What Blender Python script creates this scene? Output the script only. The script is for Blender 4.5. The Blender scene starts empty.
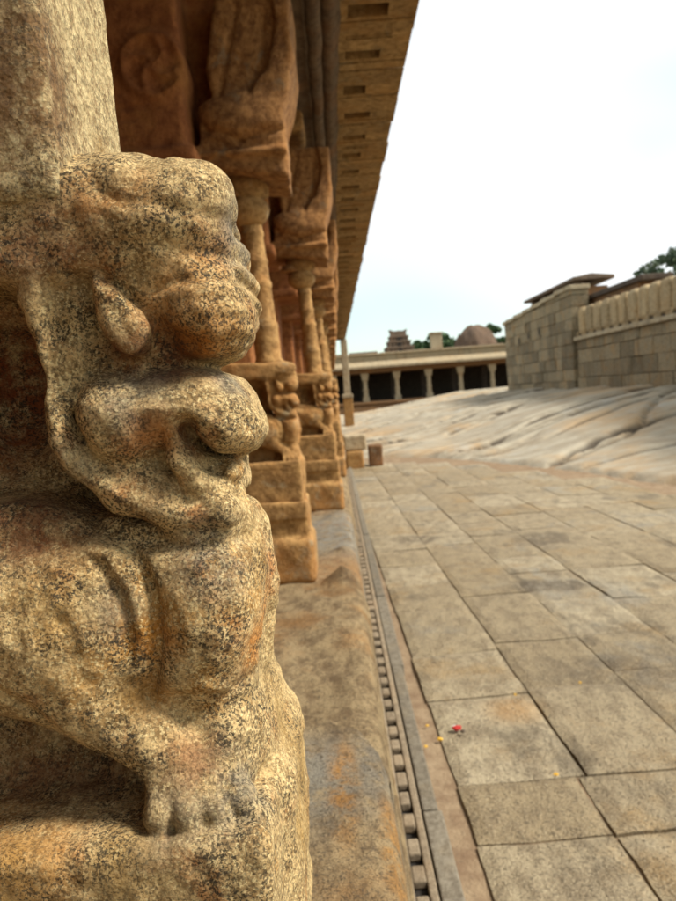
import bpy, math, random
import numpy as np
from mathutils import Matrix, Vector

random.seed(7); rng = np.random.default_rng(7)
C = bpy.context.scene.collection
EYE = 1.5                      # eye height above the paving; shapes below are written relative to the eye

# ------------------------------------------------------------------ camera geometry (measured from the photograph)
FPX, CX, CY = 728.0, 338.0, 450.5
VPX, VPY, ROLL = 333.0, 395.0, 0.075
def _n(v): v = np.asarray(v, float); return v/np.linalg.norm(v)
dY = _n(((VPX-CX)/FPX, (CY-VPY)/FPX, -1.0))
u0 = np.array((-math.sin(ROLL), math.cos(ROLL), 0.0))
uZ = _n(u0 - dY*np.dot(u0, dY)); dX = np.cross(dY, uZ)
RW = np.array((dX, dY, uZ))
def at(px, py, Y):
    """photo pixel + distance along the gallery -> (X, Z) relative to the eye"""
    r = RW @ np.array(((px-CX)/FPX, (CY-py)/FPX, -1.0)); t = Y/r[1]
    return float(r[0]*t), float(r[2]*t)

# ------------------------------------------------------------------ object helpers
def link(o, parent=None):
    C.objects.link(o)
    if parent is not None: o.parent = parent
    return o
def tag(o, label=None, cat=None, group=None, kind=None):
    if label: o['label'] = label
    if cat: o['category'] = cat; kind = kind or 'thing'
    if group: o['group'] = group
    if kind: o['kind'] = kind
    return o
def empty(name, loc, label=None, cat=None, group=None):
    """loc is relative to the eye"""
    o = bpy.data.objects.new(name, None); o.empty_display_size = .1
    o.location = (loc[0], loc[1], loc[2]+EYE)
    link(o); return tag(o, label, cat, group, 'thing')
def mesh_obj(name, V, F, mat, parent=None, smooth=False, mats=None, mi=None):
    """V in eye coordinates -> one mesh object (local to its parent)"""
    V = np.asarray(V, np.float64).copy(); V[:, 2] += EYE
    if parent is not None:
        L = np.array(parent.location); p = parent.parent
        while p is not None: L = L + np.array(p.location); p = p.parent
        loc = None
        V = V - L
    me = bpy.data.meshes.new(name)
    if isinstance(F, np.ndarray):
        nf = len(F); w = F.shape[1]
        me.vertices.add(len(V)); me.vertices.foreach_set('co', V.astype(np.float32).ravel())
        me.loops.add(nf*w); me.loops.foreach_set('vertex_index', F.astype(np.int32).ravel())
        me.polygons.add(nf); me.polygons.foreach_set('loop_start', np.arange(0, nf*w, w, dtype=np.int32))
        me.update(calc_edges=True)
    else:
        me.from_pydata([tuple(v) for v in V], [], F)
    for m in (mats or [mat]): me.materials.append(m)
    if mi is not None: me.polygons.foreach_set('material_index', np.asarray(mi, np.int32))
    if smooth: me.polygons.foreach_set('use_smooth', np.ones(len(me.polygons), bool))
    me.validate(); me.update()
    o = bpy.data.objects.new(name, me)
    return link(o, parent)

class MB:
    def __init__(s): s.V = []; s.F = []; s.M = []
    def add(s, vs, fs, m=0):
        b = len(s.V); s.V += [tuple(v) for v in vs]; s.F += [tuple(b+i for i in f) for f in fs]; s.M += [m]*len(fs)
    def box(s, x0, x1, y0, y1, z0, z1, m=0, j=0.0):
        vs = [(x, y, z) for x in (x0, x1) for y in (y0, y1) for z in (z0, z1)]
        if j: vs = [tuple(c+random.uniform(-j, j) for c in v) for v in vs]
        s.add(vs, [(0,1,3,2),(4,6,7,5),(0,4,5,1),(2,3,7,6),(0,2,6,4),(1,5,7,3)], m)
    def obox(s, o, u, v, w, a, b, c, m=0, sh=0.0):
        """box spanned by o + [a]u + [b]v + [c]w"""
        o, u, v, w = map(np.asarray, (o, u, v, w))
        vs = [o+u*(p-(sh*(r-c[0]) if p == a[1] else 0))+v*q+w*r for p in a for q in b for r in c]
        s.add(vs, [(0,1,3,2),(4,6,7,5),(0,4,5,1),(2,3,7,6),(0,2,6,4),(1,5,7,3)], m)
    def lathe(s, cx, cy, prof, n=16, m=0, lean=(0,0)):
        z0 = prof[0][1]
        vs = [(cx+r*math.cos(2*math.pi*i/n)+lean[0]*(z-z0), cy+r*math.sin(2*math.pi*i/n)+lean[1]*(z-z0), z) for r, z in prof for i in range(n)]
        fs = [(k*n+i, k*n+(i+1) % n, (k+1)*n+(i+1) % n, (k+1)*n+i) for k in range(len(prof)-1) for i in range(n)]
        fs.append(tuple(range(n))[::-1]); fs.append(tuple((len(prof)-1)*n+i for i in range(n)))
        s.add(vs, fs, m)
    def tube(s, pts, rad, n=7, m=0):
        pts = [np.asarray(p, float) for p in pts]; ring = []
        for i, p in enumerate(pts):
            t = _n(pts[min(i+1, len(pts)-1)]-pts[max(i-1, 0)])
            a = _n(np.cross(t, (0.31, 0.9, 0.2))); b = np.cross(t, a)
            r = rad[i] if hasattr(rad, '__len__') else rad
            ring += [p+r*(a*math.cos(2*math.pi*k/n)+b*math.sin(2*math.pi*k/n)) for k in range(n)]
        fs = [(i*n+k, i*n+(k+1) % n, (i+1)*n+(k+1) % n, (i+1)*n+k) for i in range(len(pts)-1) for k in range(n)]
        fs.append(tuple(range(n))[::-1]); fs.append(tuple((len(pts)-1)*n+k for k in range(n)))
        s.add(ring, fs, m)
    def build(s, name, mat, parent=None, smooth=False, bevel=0.0, mats=None):
        o = mesh_obj(name, s.V, s.F, mat, parent, smooth, mats, s.M if mats else None)
        if bevel:
            b = o.modifiers.new('edge', 'BEVEL'); b.width = bevel; b.segments = 2; b.limit_method = 'ANGLE'
        return o

# ------------------------------------------------------------------ noise
_lat = rng.random((32, 32, 32)).astype(np.float32)*2-1
def vnoise(x, y, z):
    x, y, z = np.broadcast_arrays(x, y, z)
    xi = np.floor(x).astype(int); yi = np.floor(y).astype(int); zi = np.floor(z).astype(int)
    fx, fy, fz = x-xi, y-yi, z-zi
    fx = fx*fx*(3-2*fx); fy = fy*fy*(3-2*fy); fz = fz*fz*(3-2*fz)
    g = lambda a, b, c: _lat[(xi+a) % 32, (yi+b) % 32, (zi+c) % 32]
    l = lambda a, b, t: a+(b-a)*t
    return l(l(l(g(0,0,0), g(1,0,0), fx), l(g(0,1,0), g(1,1,0), fx), fy),
             l(l(g(0,0,1), g(1,0,1), fx), l(g(0,1,1), g(1,1,1), fx), fy), fz)
def fbm(x, y, z, o=4):
    r = 0; a = 1.0
    for i in range(o): r = r+a*vnoise(x+17.3*i, y+5.1*i, z+9.7*i); x, y, z = x*2.03, y*2.03, z*2.03; a *= .5
    return r
def smooth01(t): t = np.clip(t, 0, 1); return t*t*(3-2*t)

# ------------------------------------------------------------------ carving: signed distance grids turned into meshes
def _bspl(n, cells):
    t = np.linspace(0, cells-1e-4, n); i = t.astype(int); f = t-i
    W = np.zeros((n, cells+4), np.float32); r = np.arange(n)
    W[r, i] = (1-f)**3/6; W[r, i+1] = (3*f**3-6*f**2+4)/6; W[r, i+2] = (-3*f**3+3*f**2+3*f+1)/6; W[r, i+3] = f**3/6
    return W
class Field:
    def __init__(s, lo, hi, h):
        s.h = h; s.lo = np.array(lo, float); n = [int(math.ceil((b-a)/h))+1 for a, b in zip(lo, hi)]
        s.ax = [(l+np.arange(k)*h).astype(np.float32) for l, k in zip(lo, n)]
        s.F = np.full(n, .2, np.float32)
    def _sl(s, lo, hi, pad):
        out = []
        for i in range(3):
            a = int(np.searchsorted(s.ax[i], lo[i]-pad)); b = int(np.searchsorted(s.ax[i], hi[i]+pad)); out.append(slice(max(a-1, 0), b+1))
        return tuple(out)
    def _g(s, sl): return s.ax[0][sl[0]][:, None, None], s.ax[1][sl[1]][None, :, None], s.ax[2][sl[2]][None, None, :]
    def put(s, sl, d, k, op):
        A = s.F[sl]; d = d.astype(np.float32)
        if op == 'add':
            hh = np.maximum(k-np.abs(A-d), 0)/k; s.F[sl] = np.minimum(A, d)-hh*hh*k*.25
        else:
            d = -d; hh = np.maximum(k-np.abs(A-d), 0)/k; s.F[sl] = np.maximum(A, d)+hh*hh*k*.25
    def ell(s, c, r, ang=0, k=.008, op='add'):
        """ellipsoid turned by ang (degrees) in the XZ plane"""
        m = max(r); sl = s._sl([q-m for q in c], [q+m for q in c], k+.012); X, Y, Z = s._g(sl)
        a = math.radians(ang); x = X-c[0]; z = Z-c[2]; y = Y-c[1]
        x, z = x*math.cos(a)+z*math.sin(a), -x*math.sin(a)+z*math.cos(a)
        k0 = np.sqrt((x/r[0])**2+(y/r[1])**2+(z/r[2])**2)+1e-6
        k1 = np.sqrt((x/r[0]**2)**2+(y/r[1]**2)**2+(z/r[2]**2)**2)+1e-6
        s.put(sl, k0*(k0-1)/k1, k, op)
    def cone(s, pts, rad, k=.006, op='add'):
        for (a, b, ra, rb) in zip(pts[:-1], pts[1:], rad[:-1], rad[1:]):
            a = np.array(a); b = np.array(b); m = max(ra, rb)
            sl = s._sl(np.minimum(a, b)-m, np.maximum(a, b)+m, k+.012); X, Y, Z = s._g(sl)
            d = b-a; L = float(d@d)+1e-9
            t = np.clip(((X-a[0])*d[0]+(Y-a[1])*d[1]+(Z-a[2])*d[2])/L, 0, 1)
            q = np.sqrt((X-a[0]-t*d[0])**2+(Y-a[1]-t*d[1])**2+(Z-a[2]-t*d[2])**2)-(ra+(rb-ra)*t)
            s.put(sl, q, k, op)
    def box(s, lo, hi, r=.01, k=.006, op='add'):
        sl = s._sl(lo, hi, k+.012); X, Y, Z = s._g(sl)
        c = [(a+b)/2 for a, b in zip(lo, hi)]; e = [(b-a)/2-r for a, b in zip(lo, hi)]
        qx, qy, qz = np.abs(X-c[0])-e[0], np.abs(Y-c[1])-e[1], np.abs(Z-c[2])-e[2]
        d = np.sqrt(np.maximum(qx, 0)**2+np.maximum(qy, 0)**2+np.maximum(qz, 0)**2)+np.minimum(np.maximum(qx, np.maximum(qy, qz)), 0)-r
        s.put(sl, d, k, op)
    def poly(s, pts, y0, y1, r=.02, k=.006, op='add'):
        """XZ outline, rounded extrusion from y0 to y1"""
        P = np.array(pts); sl = s._sl((P[:,0].min(), y0, P[:,1].min()), (P[:,0].max(), y1, P[:,1].max()), k+.012); X, Y, Z = s._g(sl)
        d2 = sdf2(P, X[:, 0, 0][:, None], Z[0, 0][None, :])[:, None, :]
        q1 = d2+r; q2 = np.abs(Y-(y0+y1)/2)-(y1-y0)/2+r
        d = np.minimum(np.maximum(q1, q2), 0)+np.sqrt(np.maximum(q1, 0)**2+np.maximum(q2, 0)**2)-r
        s.put(sl, d, k, op)
    def engrave(s, pts, depth, w, ymax=None):
        """groove (depth>0) or ridge along an XZ polyline, running through in Y"""
        P = np.array(pts); X = s.ax[0][:, None]; Z = s.ax[2][None, :]
        d = line2(P, X, Z); g = (depth*np.exp(-(d/w)**2)).astype(np.float32)[:, None, :]
        if ymax is not None:
            e = np.minimum(np.hypot(X-P[0,0], Z-P[0,1]), np.hypot(X-P[-1,0], Z-P[-1,1])); g = g*smooth01(e/.016).astype(np.float32)[:, None, :]
            g = g*np.clip((ymax-s.ax[1])/.02, 0, 1)[None, :, None]
        s.F += g
    def noise(s, cell, amp):
        n = s.F.shape; c = [max(1, int(round(m*s.h/cell))) for m in n]
        R = rng.standard_normal([k+4 for k in c]).astype(np.float32)
        W = [_bspl(m, k) for m, k in zip(n, c)]
        N = np.tensordot(W[0], R, (1, 0)); N = np.tensordot(N, W[1], (1, 1)); N = np.tensordot(N, W[2], (1, 1))
        s.F += N*np.float32(amp)
    def mesh(s):
        F = s.F; F[0] = F[-1] = .01; F[:, 0] = F[:, -1] = .01; F[:, :, 0] = F[:, :, -1] = .01
        ins = F < 0; n = np.array(F.shape)-1
        cnt = sum(ins[a:n[0]+a, b:n[1]+b, c:n[2]+c].astype(np.int8) for a in (0,1) for b in (0,1) for c in (0,1))
        act = (cnt > 0) & (cnt < 8); ijk = np.argwhere(act); idx = np.full(n, -1, np.int32); idx[act] = np.arange(len(ijk))
        co = [np.array(c) for c in ((0,0,0),(1,0,0),(0,1,0),(1,1,0),(0,0,1),(1,0,1),(0,1,1),(1,1,1))]
        val = [F[ijk[:,0]+c[0], ijk[:,1]+c[1], ijk[:,2]+c[2]] for c in co]
        acc = np.zeros((len(ijk), 3)); num = np.zeros(len(ijk))
        for a in range(8):
            for b in range(a+1, 8):
                if np.abs(co[a]-co[b]).sum() != 1: continue
                m = (val[a] < 0) != (val[b] < 0); t = val[a]/(val[a]-val[b]+1e-12)
                p = co[a]+t[:, None]*(co[b]-co[a]); acc[m] += p[m]; num[m] += 1
        V = s.lo+(ijk+acc/num[:, None])*s.h; Q = []
        for ax in range(3):
            o1, o2 = [(1,2),(2,0),(0,1)][ax]; sh = [slice(None)]*3; sh2 = [slice(None)]*3
            sh[ax] = slice(0, -1); sh2[ax] = slice(1, None)
            A = ins[tuple(sh)]; B = ins[tuple(sh2)]
            for sign in (0, 1):
                e = np.argwhere((A & ~B) if sign == 0 else (~A & B)); e = e[(e[:, o1] > 0) & (e[:, o2] > 0)]
                e = e[(e[:, o1] < n[o1]) & (e[:, o2] < n[o2])]
                q = []
                for a, b in ((1,1),(0,1),(0,0),(1,0)):
                    g = e.copy(); g[:, o1] -= a; g[:, o2] -= b; q.append(idx[g[:,0], g[:,1], g[:,2]])
                q = np.stack(q, 1); Q.append(q if sign == 0 else q[:, ::-1])
        return V, np.concatenate(Q)
def line2(P, X, Z):
    d = np.full(np.broadcast(X, Z).shape, 9.0)
    for a, b in zip(P[:-1], P[1:]):
        e = b-a; t = np.clip(((X-a[0])*e[0]+(Z-a[1])*e[1])/(e@e+1e-12), 0, 1)
        d = np.minimum(d, np.hypot(X-a[0]-t*e[0], Z-a[1]-t*e[1]))
    return d
def sdf2(P, X, Z):
    d = line2(np.vstack([P, P[:1]]), X, Z); c = np.zeros(d.shape, bool)
    for a, b in zip(P, np.roll(P, -1, 0)):
        if a[1] == b[1]: continue
        m = ((a[1] > Z) != (b[1] > Z)) & (X < (b[0]-a[0])*(Z-a[1])/(b[1]-a[1])+a[0]); c ^= m
    return np.where(c, -d, d)
def chaikin(pts, n=2):
    for _ in range(n):
        q = []
        for a, b in zip(pts, pts[1:]+pts[:1]): q += [(.75*a[0]+.25*b[0], .75*a[1]+.25*b[1]), (.25*a[0]+.75*b[0], .25*a[1]+.75*b[1])]
        pts = q
    return pts

# ------------------------------------------------------------------ materials
class NT:
    def __init__(s, name):
        s.m = bpy.data.materials.new(name); s.m.use_nodes = True; s.t = s.m.node_tree; s.n = s.t.nodes
        s.b = s.n['Principled BSDF']; s.b.inputs['Specular IOR Level'].default_value = .25
        s.tc = s.n.new('ShaderNodeTexCoord'); s.co = s.tc.outputs['Object']
    def N(s, typ, **kw):
        o = s.n.new(typ)
        for k, v in kw.items(): setattr(o, k, v)
        return o
    def L(s, a, b): s.t.links.new(a, b)
    def inp(s, sock, v):
        if isinstance(v, bpy.types.NodeSocket): s.L(v, sock)
        elif isinstance(v, (int, float)) or len(v) == len(sock.default_value): sock.default_value = v
        else: sock.default_value = (*v, 1)
    def noise(s, scale, detail=4, rough=.6, co=None, dist=0, stretch=None):
        o = s.N('ShaderNodeTexNoise'); o.inputs['Scale'].default_value = scale; o.inputs['Detail'].default_value = detail
        o.inputs['Roughness'].default_value = rough; o.inputs['Distortion'].default_value = dist
        c = co or s.co
        if stretch:
            mp = s.N('ShaderNodeMapping'); mp.inputs['Scale'].default_value = stretch; s.L(c, mp.inputs['Vector']); c = mp.outputs[0]
        s.L(c, o.inputs['Vector']); return o.outputs['Fac']
    def vor(s, scale, feature='F1', out='Distance', co=None, rand=1):
        o = s.N('ShaderNodeTexVoronoi', feature=feature); o.inputs['Scale'].default_value = scale; o.inputs['Randomness'].default_value = rand
        s.L(co or s.co, o.inputs['Vector']); return o.outputs[out]
    def ramp(s, v, a, b, smooth=True):
        o = s.N('ShaderNodeMapRange'); o.interpolation_type = 'SMOOTHSTEP' if smooth else 'LINEAR'
        o.inputs['From Min'].default_value = a; o.inputs['From Max'].default_value = b; s.L(v, o.inputs['Value']); return o.outputs[0]
    def mix(s, f, a, b, mode='MIX'):
        o = s.N('ShaderNodeMix', data_type='RGBA', blend_type=mode)
        s.inp(o.inputs[0], f); s.inp(o.inputs[6], a); s.inp(o.inputs[7], b); return o.outputs[2]
    def math(s, op, a, b=0.0):
        o = s.N('ShaderNodeMath', operation=op); s.inp(o.inputs[0], a); s.inp(o.inputs[1], b); return o.outputs[0]
    def spot(s, p, r0, r1):
        """soft-edged ball mask around a point (object coordinates)"""
        o = s.N('ShaderNodeVectorMath', operation='DISTANCE'); s.L(s.co, o.inputs[0]); o.inputs[1].default_value = p
        return s.ramp(o.outputs['Value'], r1, r0)
    def streak(s, p, sc, r0, r1):
        m = s.N('ShaderNodeVectorMath', operation='MULTIPLY'); s.L(s.co, m.inputs[0]); m.inputs[1].default_value = sc
        o = s.N('ShaderNodeVectorMath', operation='DISTANCE'); s.L(m.outputs[0], o.inputs[0]); o.inputs[1].default_value = tuple(a*b for a, b in zip(p, sc))
        return s.ramp(o.outputs['Value'], r1, r0)
    def island(s): return s.N('ShaderNodeNewGeometry').outputs['Random Per Island']
    def bump(s, h, dist, strength=1.0, prev=None):
        o = s.N('ShaderNodeBump'); o.inputs['Distance'].default_value = dist; o.inputs['Strength'].default_value = strength
        s.L(h, o.inputs['Height'])
        if prev is not None: s.L(prev, o.inputs['Normal'])
        return o.outputs[0]
    def done(s, col, normal=None, rough=.85):
        s.inp(s.b.inputs['Base Color'], col); s.inp(s.b.inputs['Roughness'], rough)
        if normal is not None: s.L(normal, s.b.inputs['Normal'])
        return s.m

def granite(name, light, dark, ochre, speck=1.0, scale=1.0, stain_shade_spots=(), och=(.5, .72), bumpd=.0025, chisel=None, red=None):
    """coarse grained stone: pale body, grey patches, black mica, ochre iron stain"""
    t = NT(name)
    big = t.noise(9*scale, 5, .65); mid = t.noise(75*scale, 4, .75)
    col = t.mix(t.ramp(mid, .36, .60), dark, light)
    col = t.mix(t.math('MULTIPLY', t.ramp(big, *och), .85), col, ochre)
    pat = t.noise(17*scale, 5, .7, dist=.3)
    col = t.mix(t.math('MULTIPLY', t.ramp(pat, .52, .68), .45), col, tuple(c*.62 for c in dark))
    g = t.vor(260*scale); s1 = t.noise(520*scale, 2, .65); s2 = t.noise(250*scale, 3, .75)
    whites = t.ramp(t.noise(430*scale, 2, .6), .52, .62)
    col = t.mix(t.math('MULTIPLY', whites, .7*speck), col, tuple(min(.9, c*1.35+.06) for c in light))
    if red is not None: col = t.mix(t.math('MULTIPLY', t.ramp(t.noise(13*scale, 6, .75, dist=.4), .53, .68), .62), col, red)
    brk = t.ramp(t.noise(48*scale, 5, .75), .28, .58)
    for p, r0, r1, c, a in stain_shade_spots:
        col = t.mix(t.math('MULTIPLY', t.math('MULTIPLY', t.spot(p, r0, r1), brk), a), col, c)
    cl = t.ramp(t.noise(26*scale, 4, .65), .36, .64)
    blk = t.math('MULTIPLY', t.ramp(s1, .51, .58), t.math('ADD', t.math('MULTIPLY', cl, .6), .4))
    col = t.mix(t.math('MULTIPLY', blk, .85*speck), col, (.022, .019, .015))
    blk2 = t.math('MULTIPLY', t.ramp(s2, .52, .60), cl)
    col = t.mix(t.math('MULTIPLY', blk2, .8*speck), col, (.045, .036, .024))
    b = t.bump(t.noise(120*scale, 6, .8), bumpd*2.0, 1.0)
    b = t.bump(g, bumpd*.8, .6, b)
    if chisel: b = t.bump(t.vor(chisel*2.5), bumpd*1.2, .8, b)
    return t.done(col, b, .88)

def oldstone(name, base, dark, stain, scale=1.0, bumpd=.008, streak=None, amt=.7, lich=None, isl=.25):
    """weathered building stone for things a few metres off and farther"""
    t = NT(name)
    n1 = t.noise(2.2*scale, 6, .65); n2 = t.noise(14*scale, 5, .7); n3 = t.noise(75*scale, 4, .7)
    col = t.mix(t.ramp(n2, .32, .68), dark, base)
    col = t.mix(t.math('MULTIPLY', t.ramp(n1, .46, .68), amt), col, stain)
    if streak:
        sv = t.noise(6*scale, 5, .65, stretch=streak); col = t.mix(t.math('MULTIPLY', t.ramp(sv, .5, .7), .6), col, tuple(c*.45 for c in dark))
    if lich: col = t.mix(t.math('MULTIPLY', t.ramp(t.noise(5*scale, 6, .7, dist=.5), .55, .68), .7), col, lich)
    col = t.mix(t.math('MULTIPLY', t.ramp(n3, .55, .7), .55), col, tuple(c*.35 for c in dark))
    if isl:
        o = t.N('ShaderNodeHueSaturation'); t.L(col, o.inputs['Color'])
        t.L(t.math('ADD', t.math('MULTIPLY', t.island(), isl*2), 1-isl), o.inputs['Value']); col = o.outputs[0]
    b = t.bump(n2, bumpd*2, .7); b = t.bump(n3, bumpd*.7, .8, b)
    return t.done(col, b, .9)

SP = lambda px, py, Y: (lambda q: (q[0], Y, q[1]))(at(px, py, Y))     # eye coordinates
FGY = .53
ROOT0 = np.array((-.25, FGY, -.79))                                    # pillar root, eye coordinates
def loc0(p): return tuple(np.array(p)-ROOT0)
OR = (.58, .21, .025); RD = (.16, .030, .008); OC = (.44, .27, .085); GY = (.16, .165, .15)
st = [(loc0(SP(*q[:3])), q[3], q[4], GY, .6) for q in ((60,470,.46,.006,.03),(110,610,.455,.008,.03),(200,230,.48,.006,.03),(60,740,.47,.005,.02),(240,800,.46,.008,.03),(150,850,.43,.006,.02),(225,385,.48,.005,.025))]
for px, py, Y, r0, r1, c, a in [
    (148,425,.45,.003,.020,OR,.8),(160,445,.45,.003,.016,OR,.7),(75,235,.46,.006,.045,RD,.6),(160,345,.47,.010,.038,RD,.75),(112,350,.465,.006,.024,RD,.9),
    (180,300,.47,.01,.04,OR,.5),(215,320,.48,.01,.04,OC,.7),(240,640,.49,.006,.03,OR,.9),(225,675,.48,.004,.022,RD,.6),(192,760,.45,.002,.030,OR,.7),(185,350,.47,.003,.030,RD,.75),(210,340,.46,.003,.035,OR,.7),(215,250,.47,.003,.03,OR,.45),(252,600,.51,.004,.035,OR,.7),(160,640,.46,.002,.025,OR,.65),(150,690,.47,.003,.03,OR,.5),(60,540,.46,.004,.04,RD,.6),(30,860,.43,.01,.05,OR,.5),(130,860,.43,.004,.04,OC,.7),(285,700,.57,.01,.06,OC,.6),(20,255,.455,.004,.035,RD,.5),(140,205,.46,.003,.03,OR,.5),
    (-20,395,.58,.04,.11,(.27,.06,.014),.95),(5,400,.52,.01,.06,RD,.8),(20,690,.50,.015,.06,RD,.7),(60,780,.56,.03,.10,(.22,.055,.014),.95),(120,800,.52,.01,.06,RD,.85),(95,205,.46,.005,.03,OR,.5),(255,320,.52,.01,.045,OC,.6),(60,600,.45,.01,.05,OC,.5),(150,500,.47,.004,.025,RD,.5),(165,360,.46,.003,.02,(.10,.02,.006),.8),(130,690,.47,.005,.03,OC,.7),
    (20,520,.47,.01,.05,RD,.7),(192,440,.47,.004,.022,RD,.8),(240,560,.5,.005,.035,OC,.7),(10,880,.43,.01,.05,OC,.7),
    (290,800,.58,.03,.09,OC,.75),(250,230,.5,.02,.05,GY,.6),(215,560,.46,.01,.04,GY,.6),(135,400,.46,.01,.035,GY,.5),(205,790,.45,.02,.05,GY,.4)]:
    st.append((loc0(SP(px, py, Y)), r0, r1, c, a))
M = {}
M['lion'] = granite('granite_lion', (.69,.49,.23), (.34,.22,.09), (.58,.26,.035), 1.0, 1.0, st, (.52,.72), red=(.46,.15,.028))
M['shaft'] = granite('granite_shaft', (.70,.545,.285), (.36,.24,.11), (.48,.25,.055), .65, 1.0, [(loc0(SP(-10,70,.447)), .035, .075, (.20,.10,.035), .9), (loc0(SP(120,150,.55)), .005, .03, OC, .7)], (.55,.8), .003, 55)  # first spot paints shade onto the shaft's camera-facing side
M['ochre'] = oldstone('ochre_stone', (.46,.27,.10), (.20,.105,.035), (.38,.16,.04), 1.6, .009, None, .6, (.34,.27,.16), 0)
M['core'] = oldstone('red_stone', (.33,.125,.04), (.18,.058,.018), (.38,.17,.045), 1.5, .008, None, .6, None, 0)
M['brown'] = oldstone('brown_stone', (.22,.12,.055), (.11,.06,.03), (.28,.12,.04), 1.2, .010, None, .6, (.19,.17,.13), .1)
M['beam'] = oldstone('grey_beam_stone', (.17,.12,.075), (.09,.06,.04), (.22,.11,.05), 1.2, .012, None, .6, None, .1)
M['eave'] = oldstone('eave_stone', (.46,.31,.14), (.22,.14,.06), (.36,.19,.06), 1.6, .010, None, .6, (.30,.24,.14), .14)
M['plinth'] = oldstone('plinth_stone', (.42,.31,.18), (.27,.19,.11), (.36,.21,.09), 1.3, .012, None, .55, (.33,.31,.26), 0)
M['kerb'] = oldstone('kerb_stone', (.21,.185,.14), (.12,.10,.072), (.22,.175,.11), 2.4, .006, None, .5, None, .2)
M['ledge'] = oldstone('ledge_stone', (.27,.215,.145), (.17,.13,.085), (.28,.20,.12), 2.2, .006, None, .5, None, .1)
M['dirt_shade'] = oldstone('dirt_and_hole_shade', (.035,.030,.026), (.02,.018,.016), (.05,.04,.03), 2, .006, None, .5, None, 0)  # dirt in the ledge notches; painted shade in wall holes and tower doorways
M['wall'] = oldstone('wall_stone', (.34,.27,.165), (.19,.15,.09), (.33,.20,.085), 1.1, .03, (1,1,.12), .65, (.22,.205,.16), .30)
M['merlon'] = oldstone('merlon_stone', (.46,.345,.195), (.27,.20,.11), (.38,.235,.10), .9, .015, (1,1,.15), .5, None, .15)
M['far'] = oldstone('hall_stone', (.48,.40,.27), (.34,.27,.17), (.40,.27,.14), .7, .02, (1,1,.15), .5, None, .1)
M['farred'] = oldstone('hall_base_stone', (.24,.14,.07), (.15,.085,.04), (.27,.14,.055), .6, .02, None, .6, None, .1)
M['fareave'] = oldstone('hall_eave_stone', (.37,.30,.19), (.24,.19,.12), (.31,.21,.11), .7, .02, (1,1,.15), .5, None, .1)
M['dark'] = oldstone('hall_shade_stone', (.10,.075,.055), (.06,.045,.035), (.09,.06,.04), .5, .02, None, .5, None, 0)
M['tower'] = oldstone('tower_stone', (.20,.145,.10), (.10,.075,.055), (.19,.11,.065), .6, .03, None, .5, None, .2)
M['boulder'] = oldstone('boulder_rock', (.19,.125,.08), (.10,.07,.05), (.16,.10,.06), .5, .12, None, .6, None, 0)

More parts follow.
